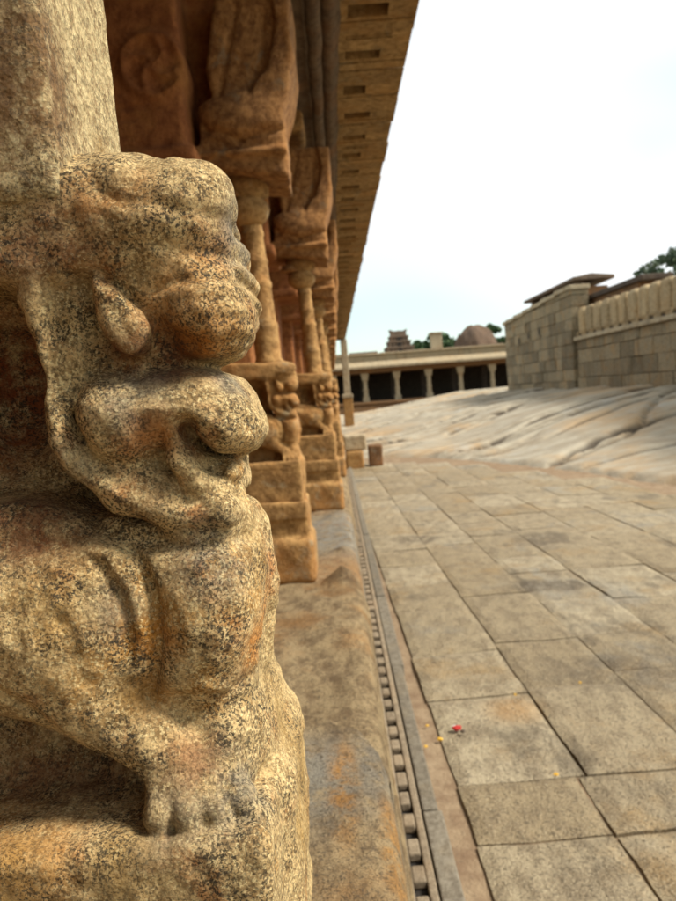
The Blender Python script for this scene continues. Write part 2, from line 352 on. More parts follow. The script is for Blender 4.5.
# ------------------------------------------------------------------ the lion carving
def E(px, py, Y): return SP(px, py, Y)
def pl(pts, Y): return [at(x, y, Y) for x, y in pts]
def R(px, Y=.5): return px*Y/FPX
def lion_mesh(h, fine=True):
    f = Field((-.52, .405, -.46), (-.02, .675, .185), h)
    # block the figure is cut from, and the stone above the mane
    f.box((-.50, .545, -.45), (at(75,400,.5)[0], .655, .150), .012, .01)
    f.poly(pl([(-320,166),(60,168),(128,165),(150,215),(125,262),(60,290),(-320,282)], .47), .452, .65, .012, .012)
    # head, cheek, muzzle, chin
    f.poly(chaikin(pl([(40,178),(131,166),(165,172),(204,193),(226,220),(240,248),(249,272),(256,294),(258,312),(254,330),(244,351),(226,364),(190,368),(140,362),(100,360),(50,300)], .535)), .458, .612, .05, .014)
    f.poly(chaikin(pl([(40,262),(120,245),(200,330),(228,420),(238,500),(150,505),(88,475),(52,410)], .50)), .474, .60, .022, .012)
    f.ell(E(168,222,.485), (R(72), .040, R(48)), 24, .016)
    f.ell(E(208,316,.485), (R(47), .040, R(46)), 0, .007)
    f.ell(E(124,420,.488), (R(47), .044, R(52)), 20, .006)
    f.poly(chaikin(pl([(112,392),(132,366),(185,360),(226,367),(243,379),(256,399),(265,423),(263,441),(252,454),(238,457),(226,452),(205,448),(160,452),(120,440)], .525)), .444, .60, .050, .007)
    f.cone([E(176,428,.466), E(180,458,.464), E(196,482,.466), E(220,488,.475)], [R(13), R(14), R(14), R(12)], .005)
    f.poly(chaikin(pl([(178,440),(205,455),(225,462),(240,466),(246,478),(243,492),(215,500),(185,492)], .53)), .462, .60, .030, .006)
    f.ell(E(234,470,.50), (R(12,.5), .030, R(13,.5)), 0, .004)
    f.poly(chaikin(pl([(175,430),(183,419),(200,418),(203,434),(214,450),(236,456),(262,456),(262,462),(236,461),(218,462),(202,458),(188,450)], .46)), .40, .505, .006, .007, 'sub')
    f.ell(E(228,424,.480), (R(32), .026, R(24)), -24, .018)
    f.ell(E(255,431,.52), (R(11,.52), .05, R(9,.52)), -20, .006)
    # ear with its hollow
    f.ell(E(102,326,.456), (R(34), .020, R(52)), 28, .008, 'sub'); f.ell(E(160,348,.452), (R(34), .016, R(17)), -8, .008, 'sub')
    f.poly(chaikin(pl([(88,270),(112,282),(142,310),(155,328),(147,350),(128,362),(106,346),(93,312)], .455), 2), .448, .49, .010, .005)
    f.engrave(pl([(103,292),(120,316),(129,336)], .455), .0016, .0040, .47)
    # mane roll that sweeps under the jaw
    roll = [(48,236),(40,270),(40,310),(42,360),(54,412),(80,455),(122,490),(175,508),(222,511)]
    f.cone([E(x, y, .468) for x, y in roll]+[E(240,511,.505), E(249,510,.55)], [R(v) for v in (16,20,22,23,23,23,22,20,17,13,9)], .004)
    inner = [(78,300),(72,350),(82,405),(108,447),(150,478),(200,492)]
    f.cone([E(x, y, .472) for x, y in inner]+[E(240,492,.51)], [R(v) for v in (8,10,10,11,11,10,8)], .006)
    # chest and belly
    f.poly(chaikin(pl([(120,500),(200,500),(243,500),(256,515),(266,536),(269,566),(267,600),(263,640),(262,672),(232,686),(190,684),(150,672),(125,600)], .535)), .455, .605, .045, .010)
    f.ell(E(203,600,.478), (R(50), .030, R(80)), 4, .006)
    f.cone([E(252,525,.55), E(262,585,.55), E(258,650,.55)], [R(16,.55), R(18,.55), R(15,.55)], .005)
    # haunch, thigh roll, leg and paw
    f.poly(pl([(-330,508),(-10,500),(50,506),(110,528),(140,560),(140,620),(-330,620)], .475), .462, .60, .016, .022)
    f.ell(E(38,612,.508), (R(122), .064, R(100)), -18, .012)
    f.ell(E(-90,650,.52), (R(120), .066, R(110)), 0, .014)
    f.poly(chaikin(pl([(-330,560),(-150,530),(-20,545),(40,532),(88,530),(126,548),(148,578),(160,616),(157,655),(143,692),(120,735),(0,700),(-150,720),(-330,720)], .475)), .446, .58, .034, .005)
    f.ell(E(30,625,.478), (R(112), .044, R(78)), -22, .012)
    f.cone([E(30,640,.482), E(98,700,.478), E(152,738,.474), E(184,764,.470), E(192,790,.466)], [R(v) for v in (64,44,36,30,26)], .010)
    f.cone([E(120,678,.50), E(200,705,.50), E(235,735,.50)], [R(40), R(38), R(30)], .012)
    f.ell(E(228,728,.497), (R(33), .040, R(50)), -14, .008)
    f.cone([E(232,760,.49), E(226,800,.48)], [R(26), R(22)], .010)
    # hollow under the belly
    f.ell(E(30,778,.47), (R(130), .105, R(46)), -12, .010, 'sub')
    f.ell(E(120,800,.460), (R(42), .045, R(30)), -20, .008, 'sub')
    # left recess behind the mane
    f.ell(E(-52,392,.45), (R(80), .145, R(110)), 0, .010, 'sub')
    # base slab and the rough front that flares outward
    f.box((-.50, .425, -.45), (-.060, .655, -.266), .010, .005)
    f.poly(pl([(150,700),(240,655),(262,640),(276,680),(284,704),(299,725),(301,748),(299,780),(306,807),(308,1180),(100,1180)], .60), .50, .655, .018, .014)
    for k_, (a, b, c) in enumerate((((164,786),(161,812),(160,838)), ((186,784),(189,812),(194,838)), ((206,780),(218,806),(226,830)), ((222,772),(240,796),(254,816)))):
        q_ = .006*max(0, k_-1)
        f.cone([E(*a, .456+q_), E(*b, .446+q_), E(*c, .442+q_)], [R(17), R(14.5), R(11)], .004)
    f.ell(E(163,770,.464), (R(14), .014, R(13)), 0, .010); f.ell(E(200,785,.470), (R(40), .024, R(30)), 35, .012)
    f.box((-.50, .52, -.45), (-.12, .655, -.15), .01, .02)
    P = lambda pts: pl(pts, .475)
    for x_, y_ in ((232,232),(243,256),(251,281),(254,304),(249,328),(236,347)):
        f.ell(E(x_-5, y_, .53), (R(11,.53), .046, R(11,.53)), 0, .005)
    # carved lines
    f.engrave(P([(98,182),(110,202),(140,214),(180,216),(215,222),(240,222)]), .0020, .0045)
    f.engrave(P([(128,252),(160,250),(190,256),(222,256),(250,258)]), .0014, .0040)
    f.engrave(P([(160,292),(188,284),(215,282),(258,281)]), .0026, .0035)
    f.engrave(P([(196,305),(225,303),(262,302)]), .0013, .0025)
    f.engrave(P([(200,324),(230,322),(262,320)]), .0013, .0025)
    f.engrave(P([(195,344),(225,342),(262,338)]), .0013, .0025)
    f.engrave(P([(150,365),(190,364),(222,366),(245,364)]), .0050, .0040)
    f.engrave(P([(196,414),(222,412),(246,420),(268,434)]), .0016, .0034, .54)
    f.engrave(P([(200,404),(226,400),(250,408),(270,420)]), .0008, .0030, .54)
    f.engrave(P([(84,536),(118,552),(140,582),(149,618),(147,656),(136,690)]), -.0032, .0048, .50)
    f.engrave(P([(120,535),(146,556),(162,592),(166,630),(160,670),(150,694)]), .0062, .0042, .52)
    f.engrave(P([(70,525),(110,532),(150,540),(200,545),(250,540),(290,536)]), .0048, .0045, .51)
    f.engrave(P([(76,395),(80,430),(96,458),(124,474)]), .0040, .0046, .50)
    f.engrave(P([(26,300),(27,360),(40,425),(70,478)]), .0045, .0040, .51)
    f.engrave(P([(160,690),(195,690),(230,690),(258,676)]), .0035, .0035, .53)
    f.engrave(P([(62,270),(58,310),(60,360),(70,405),(94,450),(132,484),(180,500),(225,502)]), .0022, .0030, .51)
    for k in range(11):
        x, y = -8+21*(k % 5)+7*(k//5)+rng.uniform(-7,7), 588+32*(k//5)+rng.uniform(-9,9)
        f.engrave(P([(x,y),(x+9,y-6),(x+15,y+3),(x+9,y+14),(x-1,y+17)]), -.0030, .0034, .49)
    for q_ in ([(174,784),(174,812),(177,850)], [(197,780),(204,808),(212,846)], [(216,774),(232,802),(246,832)]):
        f.engrave(pl(q_, .452), .0014, .0028, .49)
    rr_ = np.random.default_rng(3)
    for _ in range(34):
        x, y, a = rr_.uniform(-20, 128), rr_.uniform(548, 672), rr_.uniform(0, 6.28)
        if (x-50)**2/85**2+(y-610)**2/66**2 > 1: continue
        q_ = [(x+8*math.cos(a+t), y+8*math.sin(a+t)) for t in np.linspace(0, rr_.uniform(1.6, 3.6), 6)]
        f.engrave(P(q_), rr_.choice((.0022, -.0022)), .0026, .49)
    f.engrave(P([(60,545),(108,560),(130,590),(138,625),(134,660)]), .0020, .0050, .50)
    f.engrave(P([(0,655),(42,686),(93,742)]), .003, .004, .5)
    f.engrave(P([(-300,866),(90,858),(250,862)]), .0015, .004, .46)
    f.noise(.055, .0022); f.noise(.022, .0014)
    if fine: f.noise(.010, .0014); f.noise(.0052, .0012)
    return f.mesh()

def lion_copyable(h, mat, root, fine):
    V, F = lion_mesh(h, fine)
    return mesh_obj('lion_carving', V, F, mat, root, True)

# ------------------------------------------------------------------ pillars
def pillar_parts(root, hero):
    """parts in eye coordinates of the first bay (FGY)"""
    y = FGY
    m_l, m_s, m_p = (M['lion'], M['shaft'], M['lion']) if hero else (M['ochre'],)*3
    lion_copyable(.0020 if hero else .005, m_l, root, hero)
    f = Field((-.60, .30, -.82), (.05, .78, -.40), .009 if not hero else .006)
    e_ = .045 if hero else 0
    f.box((-.56, y-.135, -.52), (-.045-e_, y+.145, -.44), .012, .01)
    f.box((-.55, y-.12, -.60), (-.043-e_, y+.13, -.50), .012, .01)
    f.box((-.58, y-.16, -.795), (-.026-e_, y+.165, -.595), .030, .02)
    f.noise(.06, .003); f.noise(.025, .002)
    V, F = f.mesh(); mesh_obj('pedestal', V, F, m_p, root, True)
    if hero:
        f = Field((-.36, .41, .12), (-.12, .67, .95), .006)
        n = 12
        f.poly([(-.317,.13),(-.1535,.13),(-.158,.30),(-.165,.92),(-.305,.92),(-.312,.30)], .447, .612, .005, .005)
        f.noise(.03, .0012); f.noise(.012, .0010)
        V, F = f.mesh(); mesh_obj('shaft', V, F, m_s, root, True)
        cb = [(.06,.92),(.075,.94),(.095,.965),(.095,.985),(.075,1.0),(.07,1.01)]
    else:
        mb = MB(); L = (-.05, 0)
        mb.lathe(-.165, y, [(.062,.13),(.062,.17),(.056,.18),(.057,.30),(.060,.31),(.060,.325),(.053,.335),(.051,.48),(.055,.487),(.055,.505),(.049,.515),(.048,.58),(.052,.588),(.052,.60),(.047,.61),(.045,.70),(.050,.706),(.050,.72),(.046,.73),(.045,.80),(.052,.81)], 20, 0, L)
        mb.build('shaft', m_s, root, True)
        cb = [(.052,.745),(.070,.76),(.088,.785),(.096,.812),(.090,.838),(.070,.855),(.074,.863),(.098,.873),(.098,.935)]
    mb = MB(); mb.lathe(-.207 if not hero else -.236, y, cb, 20); mb.build('capital', m_s, root, True)
    # S-curved bracket above, outline measured on the second pillar
    def b1(pts): return [(x+.12, z) for x, z in pl(pts, 3.02)]
    f = Field((-.85, y-.28, .85), (.12, y+.30, 1.80), .011)
    f.poly(b1([(168,148),(192,142),(192,104),(207,96),(200,70),(201,48),(206,8),(210,-14),(284,-14),(286,20),(289,52),(283,92),(277,112),(281,142),(284,176),(168,164)]), y-.17, y+.19, .022, .02)
    f.poly(b1([(232,95),(262,70),(268,20),(262,-14),(284,-14),(286,20),(289,52),(283,92),(277,112),(262,118)]), y-.20, y+.22, .02, .02)
    f.ell((b1([(236,118)])[0][0], y-.17, b1([(236,118)])[0][1]), (.16, .06, .10), 0, .03)
    f.box((b1([(150,150)])[0][0], y-.20, b1([(150,163)])[0][1]), (b1([(284,176)])[0][0], y+.22, b1([(284,145)])[0][1]), .018, .015)
    f.ell((b1([(218,195)])[0][0], y-.02, b1([(218,195)])[0][1]), (.07, .12, .07), 0, .03)
    for q in ([(243,95),(256,60),(258,10)], [(213,95),(222,50),(230,5)], [(200,128),(236,140),(275,128)]):
        f.engrave(b1(q), .018, .012)
    f.noise(.10, .006); f.noise(.045, .004)
    V, F = f.mesh(); mesh_obj('bracket', V, F, M['core'] if False else M['bracket'], root, True)
    # square core behind, with a roundel on the face toward the next bay
    f = Field((-1.16, y-.36, -.82), (-.20, y+.36, 1.80), .015)
    f.box((-1.12, y-.26, -.80), (-.56, y+.28, .95), .02, .02)
    f.box((-1.14, y-.30, .95), (-.392, y+.32, 1.76), .02, .02)
    f.box((-.62, y-.10, -.1), (-.46, y+.12, .14), .02, .02)
    f.box((-1.14, y-.31, .05), (-.5, y+.33, .13), .02, .02); f.box((-1.15, y-.325, .93), (-.36, y+.34, 1.0), .015, .01)
    mxz = at(147, 66, 2.9); mx_, mz_ = mxz[0]+.12, mxz[1]
    f.box((-.62, y-.02, .93), (-.22, y+.16, 1.77), .02, .02)
    ring = [(mx_+.115*math.cos(a), mz_+.115*math.sin(a)) for a in np.linspace(0, 2*math.pi, 25)]
    f.engrave(ring, -.022, .012)
    for a in range(4):
        q = [(mx_+r*math.cos(a*1.57+r*14), mz_+r*math.sin(a*1.57+r*14)) for r in np.linspace(.015, .095, 8)]
        f.engrave(q, -.020, .010)
    for dz in (.15, .19, .30): f.engrave([(-1.1, mz_-dz), (-.55, mz_-dz)], .012, .008)
    f.noise(.12, .006); f.noise(.05, .003)
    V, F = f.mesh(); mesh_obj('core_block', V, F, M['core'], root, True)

M['bracket'] = oldstone('bracket_stone', (.47,.24,.085), (.19,.082,.027), (.44,.19,.045), 2.0, .014, None, .6, (.27,.20,.12), 0)

G = 'carved lion pillars along the gallery edge'
p0 = empty('lion_pillar', ROOT0, 'large speckled granite lion pillar filling the left foreground, its muzzle and paw close up', 'pillar', G)
pillar_parts(p0, True)
p1 = empty('lion_pillar', ROOT0, 'whole ochre lion pillar standing next behind the speckled foreground pillar, with bulb topped shaft', 'pillar', G)
pillar_parts(p1, False)
p1.location = (ROOT0[0]-.10, 3.2, ROOT0[2]+EYE)
def copy_tree(o, parent=None):
    c = o.copy(); C.objects.link(c); c.parent = parent
    for ch in o.children: copy_tree(ch, c)
    return c
plab = ['ochre lion pillar second behind the foreground pillar, half hidden by the nearer ochre one',
        'small distant ochre lion pillar third behind the foreground pillar, only a shaft showing',
        'distant ochre lion pillar fourth behind the foreground pillar, a narrow strip of shaft and bracket']
for i, (yy, dx) in enumerate([(5.1,.05),(7.1,.10),(9.2,.12),(11.3,.13),(13.4,.13),(15.5,.14),(17.6,.14),(19.7,.14),(21.8,.14),(24,.15),(26.2,.15)]):
    c = copy_tree(p1); c.location = (ROOT0[0]+dx, yy, ROOT0[2]+EYE)
    c['label'] = plab[i] if i < 3 else 'tiny ochre lion pillar in the overlapping far run of the gallery colonnade'
ep = empty('square_post', (.54, 27.4, -.79), 'pale plain square post at the far end of the gallery under the eave', 'post')
mb = MB(); mb.box(.42,.66,27.25,27.55,-.15,2.03); mb.build('shaft', M['far'], ep, bevel=.02)
mb = MB(); mb.box(.36,.72,27.19,27.61,-1.3,-.15); mb.build('base_block', M['ochre'], ep, bevel=.03)
mb = MB(); mb.box(.34,.74,27.17,27.63,-.149,.0); mb.build('collar', M['far'], ep, bevel=.02)

# ------------------------------------------------------------------ gallery building: plinth, beams, eave, rear
gal = empty('pillared_gallery', (-2, 12, -1.5), 'long stone gallery with dark deep eave and rough plinth on the left', 'temple gallery')
def plinth():
    ys = np.concatenate([np.arange(-9, -.5, .12), np.arange(-.5, 6, .022), np.arange(6, 28.05, .09)])
    prof = [(-4.6,-.80),(-3,-.795),(-2,-.79),(-1.2,-.79)]+[(-1.1+.045*i, -.79) for i in range(24)]
    prof += [(-.02,-.79),(.00,-.791),(.02,-.794),(.038,-.800),(.052,-.812),(.062,-.83),(.068,-.855),(.072,-.89)]
    prof += [(.074+.045*k/22, -.89-.58*k/22) for k in range(1, 23)]
    S = np.array(prof); ny, ns = len(ys), len(S)
    Xb = np.repeat(S[None, :, 0], ny, 0); Zb = np.repeat(S[None, :, 1], ny, 0); Yb = np.repeat(ys[:, None], ns, 1)
    w = smooth01((Xb+1.0)/.5)
    n = fbm(Xb*2.2, Yb*2.2, Zb*2.2, 5); n2 = fbm(Xb*13, Yb*13, Zb*13, 3)
    # nearest stone lies a little lower with a rounded end; joints between stones
    joint = np.zeros_like(Xb)
    for yj in (4.3, 6.2, 8.4, 10.5, 12.7, 15, 17.2, 19.5, 22): joint += np.exp(-((Yb-yj-.05*vnoise(Xb*4, Yb*0, Zb*4))/.022)**2)
    near = 0
    rr = np.maximum((Xb+.18)/.27, 0)**2.6+np.maximum((Yb-1.15)/.47, 0)**2.6; cap = smooth01((1-rr)/.25); ring = np.exp(-((rr-1.04)/.07)**2)*(Yb > .7)
    side = smooth01((-.80-Zb)/.06)
    Zb = Zb+w*(.020*n+.006*n2)*(1-.6*side)-.030*joint*w+(cap*.095-ring*.070)*w*(1-side)
    Xb = Xb+side*(.016*n+.008*n2-.03*joint)*smooth01((Zb+1.47)/.06)
    top = 1-side
    # worn knob of stone beside the second pillar
    kx, kz = at(348,588,3.05); d = np.hypot(Xb-kx+.02, Yb-3.02); Zb = Zb+.085*np.exp(-(d/.06)**2)*top
    for (a, b, r, hh) in ((.0,3.6,.07,.03),(.02,4.05,.06,.025),(-.02,4.7,.08,.03),(-.05,2.4,.16,.02),(-.1,1.9,.12,-.02),(-.16,1.38,.08,.02)):
        Zb = Zb+hh*np.exp(-(((Xb-a)**2+(Yb-b)**2)/r**2))*top
    V = np.stack([Xb, Yb, Zb], -1).reshape(-1, 3)
    i = np.arange(ny-1)[:, None]*ns+np.arange(ns-1)[None, :]
    F = np.stack([i, i+1, i+ns+1, i+ns], -1).reshape(-1, 4)[:, ::-1]
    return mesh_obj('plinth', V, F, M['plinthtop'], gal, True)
def plinth_mat():
    t = NT('plinth_rock')
    n1 = t.noise(2.6, 6, .65); n2 = t.noise(18, 6, .75, stretch=(1,.6,1)); n3 = t.noise(85, 5, .75); n4 = t.noise(230, 3, .7)
    col = t.mix(t.ramp(n2, .36, .62), (.19,.125,.062), (.42,.31,.165))
    col = t.mix(t.math('MULTIPLY', t.ramp(n1, .5, .66), .6), col, (.36,.18,.055))
    L = lambda X, Y, Z: (X+2, Y-12, Z+1.5)
    for X, Y, Z, r0, r1, c, a in [(-.10,1.30,-.76,.06,.26,(.27,.25,.20),.85),(.09,1.4,-.8,.05,.2,(.22,.20,.16),.7),(-0.14,1.64,-.80,.012,.05,(.07,.05,.032),.85),(-0.09,1.64,-.80,.012,.05,(.07,.05,.032),.85),(-0.04,1.61,-.80,.012,.05,(.07,.05,.032),.85),(0.00,1.57,-.80,.012,.05,(.07,.05,.032),.85),(0.04,1.51,-.80,.012,.05,(.07,.05,.032),.85),(0.06,1.43,-.80,.012,.05,(.07,.05,.032),.85),(0.08,1.34,-.80,.012,.05,(.07,.05,.032),.85),(.01,1.42,-.8,.01,.05,(.14,.10,.06),.8),  # arc of dark spots paints shade into the near stone's ring groove
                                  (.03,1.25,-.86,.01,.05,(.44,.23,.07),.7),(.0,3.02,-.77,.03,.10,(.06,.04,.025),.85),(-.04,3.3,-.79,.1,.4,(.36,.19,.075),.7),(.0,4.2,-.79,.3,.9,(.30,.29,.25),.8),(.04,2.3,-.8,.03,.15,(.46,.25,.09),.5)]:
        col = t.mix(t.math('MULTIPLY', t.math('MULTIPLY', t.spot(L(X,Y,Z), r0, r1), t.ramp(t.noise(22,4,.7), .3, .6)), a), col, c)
    wob_ = t.ramp(t.noise(16, 6, .8), .38, .60)
    for X, Y, r in ((-.034,1.26,.034),(.045,1.10,.026)):
        col = t.mix(t.math('MULTIPLY', t.math('MULTIPLY', t.streak(L(X,Y,-.72), (1,.17,.3), r*.35, r*1.25), wob_), .85), col, (.47,.225,.05))
    col = t.mix(t.math('MULTIPLY', t.ramp(n3, .53, .66), .75), col, (.085,.06,.035))
    col = t.mix(t.math('MULTIPLY', t.ramp(n4, .54, .64), .7), col, (.05,.045,.04))
    b = t.bump(n2, .03, .9); b = t.bump(n3, .012, 1.0, b); b = t.bump(n4, .004, .9, b)
    return t.done(col, b, .9)
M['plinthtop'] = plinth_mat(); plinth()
# floor block under everything and rear wall, ceiling
mb = MB(); mb.box(-4.9,-4.6,-9,28,-1.5,2.3); mb.box(-4.6,0.02,28,28.1,-1.5,-.82); mb.build('rear_wall', M['core'], gal)
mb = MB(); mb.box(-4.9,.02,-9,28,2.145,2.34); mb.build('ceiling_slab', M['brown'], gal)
# long beam over the pillar heads with two rolls under the eave
def beam_mesh():
    prof = [(-.62,1.78),(-.20,1.78),(-.17,1.80),(-.165,1.90),(-.02,1.92),(-.005,1.90)]
    for cx in (.045, .125): prof += [(cx-.042*math.cos(a), 1.955-.048*math.sin(a)+.03*(cx > .1)) for a in np.linspace(.25, 2.9, 8)]
    prof += [(.185,1.99),(.185,2.135),(-.62,2.135)]
    ys = np.arange(-9, 28, .07); S = np.array(prof); ny, ns = len(ys), len(S)
    X = np.repeat(S[None,:,0], ny, 0); Z = np.repeat(S[None,:,1], ny, 0); Y = np.repeat(ys[:,None], ns, 1)
    roll = ((Z < 2.0) & (X > 0)).astype(float)
    Z = Z+roll*(.013*np.abs(np.sin(Y*math.pi/.34))-.006)+.010*fbm(X*5, Y*5, Z*5, 3)
    X = X+.008*fbm(X*5+9, Y*5, Z*5, 3)
    for yj in np.arange(-.6, 25, 2.05): Z = Z+.03*np.exp(-((Y-yj)/.05)**2)
    i = np.arange(ny-1)[:, None]*ns+np.arange(ns-1)[None, :]
    F = np.stack([i, i+1, i+ns+1, i+ns], -1).reshape(-1, 4)
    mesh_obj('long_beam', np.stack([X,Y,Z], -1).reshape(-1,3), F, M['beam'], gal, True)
beam_mesh()
for yy in [FGY, 3.2, 5.1, 7.1, 9.2, 11.3, 13.4, 15.5, 17.6, 19.7, 21.8, 24, 26.2]:
    f = Field((-4.6 if False else -1.3, yy-.24, 1.70), (.02, yy+.26, 1.90), .02)
    f.box((-1.26, yy-.19, 1.745), (-.06, yy+.21, 1.88), .02, .01); f.noise(.1, .005)
    V, F = f.mesh(); mesh_obj('cross_beam', V, F, M['ochre'], gal, True)
# eave: sloping slabs with sunk slots on the underside
def eave():
    mb = MB(); I = np.array((.19, 0, 2.04)); u = np.array((1., 0, 0)); v = np.array((0, 1., 0)); w = np.array((0, 0, 1.)); W = .42
    y = -9; k = 0
    while y < 27.8:
        P = random.uniform(.43, .50); j = random.uniform(-.007, .007); e = W+random.uniform(-.007, .009)
        g = .006; sw = random.uniform(.105, .14); s0 = y+P*.42+random.uniform(-.03, .03); s1 = s0+sw; a0 = .04+random.uniform(-.008, .008); a1 = random.uniform(.17, .27)
        T = (0.0, .13)
        o = I+w*j
        mb.obox(o, u, v, w, (-.02, e), (y+g, s0), T, 0, .25); mb.obox(o, u, v, w, (-.02, e), (s1, y+P-g), T, 0, .25)
        mb.obox(o, u, v, w, (-.02, a0), (s0, s1), T); mb.obox(o, u, v, w, (a1, e), (s0, s1), T, 0, .25)
        mb.obox(o, u, v, w, (-.02, e-.03), (y+g*.5, y+P-g*.5), (.132, .17), 0, .25)
        mb.obox(o, u, v, w, (.0, e-.012), (s1+.035, s1+.052), (-.008, -.0005))
        if k % 4 == 1:
            for q in range(2):
                yq = y+P*.06+q*.03; mb.obox(o, u, v, w, (a0+.0, a1+.06), (yq, yq+.013), (-.010, -.0005))
        y += P; k += 1
    mb.build('eave', M['eave'], gal, bevel=.008)
eave()
# notched bottom ledge of the plinth
def ledge():
    mb = MB(); y = -1.0
    mb.box(.085,.196,-1.5,14.2,-1.56,-1.480,1)
    mb.box(.085,.128,-1.5,14.2,-1.4785,-1.446)
    while y < 14.0:
        L = random.uniform(.046, .068); b = random.uniform(.128, .145)
        mb.box(.1285,.1665+random.uniform(-.003,.003),y+L,y+b-.002,-1.4785,-1.4485+random.uniform(-.004,.003)); y += b
    mb.box(.1700,.196,-1.5,14.2,-1.4785,-1.452)
    mb.build('notched_ledge', M['ledge'], gal, bevel=.006, mats=[M['ledge'], M['dirt_shade']])
ledge()

# ------------------------------------------------------------------ ground, kerb, paving
def dirt_mat():
    t = NT('dry_dirt'); n1 = t.noise(.5, 6, .65); n2 = t.noise(9, 6, .7); n3 = t.noise(80, 3, .7)
    col = t.mix(t.ramp(n1, .35, .65), (.24,.17,.10), (.30,.225,.14)); col = t.mix(t.ramp(n2, .3, .7), col, (.17,.11,.065))
    col = t.mix(t.math('MULTIPLY', t.ramp(n3, .56, .7), .5), col, (.13,.10,.07))
    return t.done(col, t.bump(n3, .006, .8, t.bump(n2, .02, .6)), .95)
M['dirt'] = dirt_mat()
mb = MB(); mb.add([(-600,-600,-1.522),(600,-600,-1.522),(600,600,-1.522),(-600,600,-1.522)], [(0,1,2,3)])
tag(mb.build('ground', M['dirt']), kind='structure')
mb = MB(); y = -1.5
while y < 14.3:
    P = random.uniform(.8, 1.5); mb.box(.199+random.uniform(0,.004), .262+random.uniform(-.006,.008), y+.006, y+P, -1.56, -1.455+random.uniform(-.006,.006)); y += P
tag(mb.build('kerb_strip', M['kerb'], bevel=.006), kind='structure')
def border(X): return np.interp(X, [-1,.5,1,2,3,3.7,4.3,5.2,6.5,8,12], [16.4,16.2,15.9,14.8,13.2,11.4,9.6,7.8,6,4.6,2.5])
def paving():
    V = []; F = []
    edges = [.405,.90,1.385,1.86,2.45,2.98,3.55,4.1,4.7,5.25,5.8,6.4,7.0]
    tilt = .018
    near = [.400,.86,1.55,2.1,2.8,3.4,4.1,4.7,5.4,6.2,7.0]
    cols = [(a, b, -2.0+random.uniform(0, .6), 2.66) for a, b in zip(near[:-1], near[1:])]+[(a, b, 2.66, 16.5) for a, b in zip(edges[:-1], edges[1:])]
    for c, (xa, xb, y, yend) in enumerate(cols):
        while y < yend-.01:
            P = random.uniform(.55, 1.0); y1 = y+P
            if yend < 3:
                if y < 2.27 and y1 > 2.27-.3: P = 2.29-y; y1 = 2.29
                if y > 2.28: P = yend-y; y1 = yend
            elif y == 2.66 and c == len(near)-1: P = .76; y1 = y+P
            xm = (xa+xb)/2
            if y1 > border(xm)+.25+random.uniform(-.25,.25): break
            g = random.uniform(.003, .006); dz = random.gauss(0, .0018); tx, ty = random.gauss(0, .004), random.gauss(0, .004)
            dxa, dxb = random.uniform(-.004,.004), random.uniform(-.004,.004); sk = random.uniform(-.008,.008)
            nx, ny = 10, max(8, int(P/.06))
            if y > 6: nx, ny = 5, max(4, int(P/.2))
            b = len(V)
            for i in range(nx+1):
                for k in range(ny+1):
                    s, q = i/nx, k/ny
                    X = xa+g+dxa+(xb-xa-2*g-dxa+dxb)*s; Y = y+g+(P-2*g)*q+sk*(s-.5)
                    ed = min(s*(xb-xa), (1-s)*(xb-xa), q*P, (1-q)*P)
                    wob = .003*float(vnoise(X*9, Y*9, c*3.1))+.0025*float(vnoise(X*31, Y*31, c*3.1)) if ed < 1e-6 else 0
                    z = -1.5+dz+tx*(s-.5)+ty*(q-.5)+.007*float(fbm(X*3.2, Y*3.2, 4.2, 3))-.010*math.exp(-(ed/.012)**2)
                    V.append((X+wob-tilt*Y, Y+wob, z))
            for i in range(nx):
                for k in range(ny):
                    a = b+i*(ny+1)+k; F.append((a, a+ny+1, a+ny+2, a+1))
            ring = [b+k for k in range(ny+1)]+[b+i*(ny+1)+ny for i in range(1, nx+1)]+[b+nx*(ny+1)+k for k in range(ny-1, -1, -1)]+[b+i*(ny+1) for i in range(nx-1, 0, -1)]
            d0 = len(V)
            for r in ring: V.append((V[r][0], V[r][1], -1.54))
            n = len(ring)
            for i in range(n): F.append((ring[i], ring[(i+1) % n], d0+(i+1) % n, d0+i))
            y = y1
    return mesh_obj('paving', V, F, M['paving'], None, False)
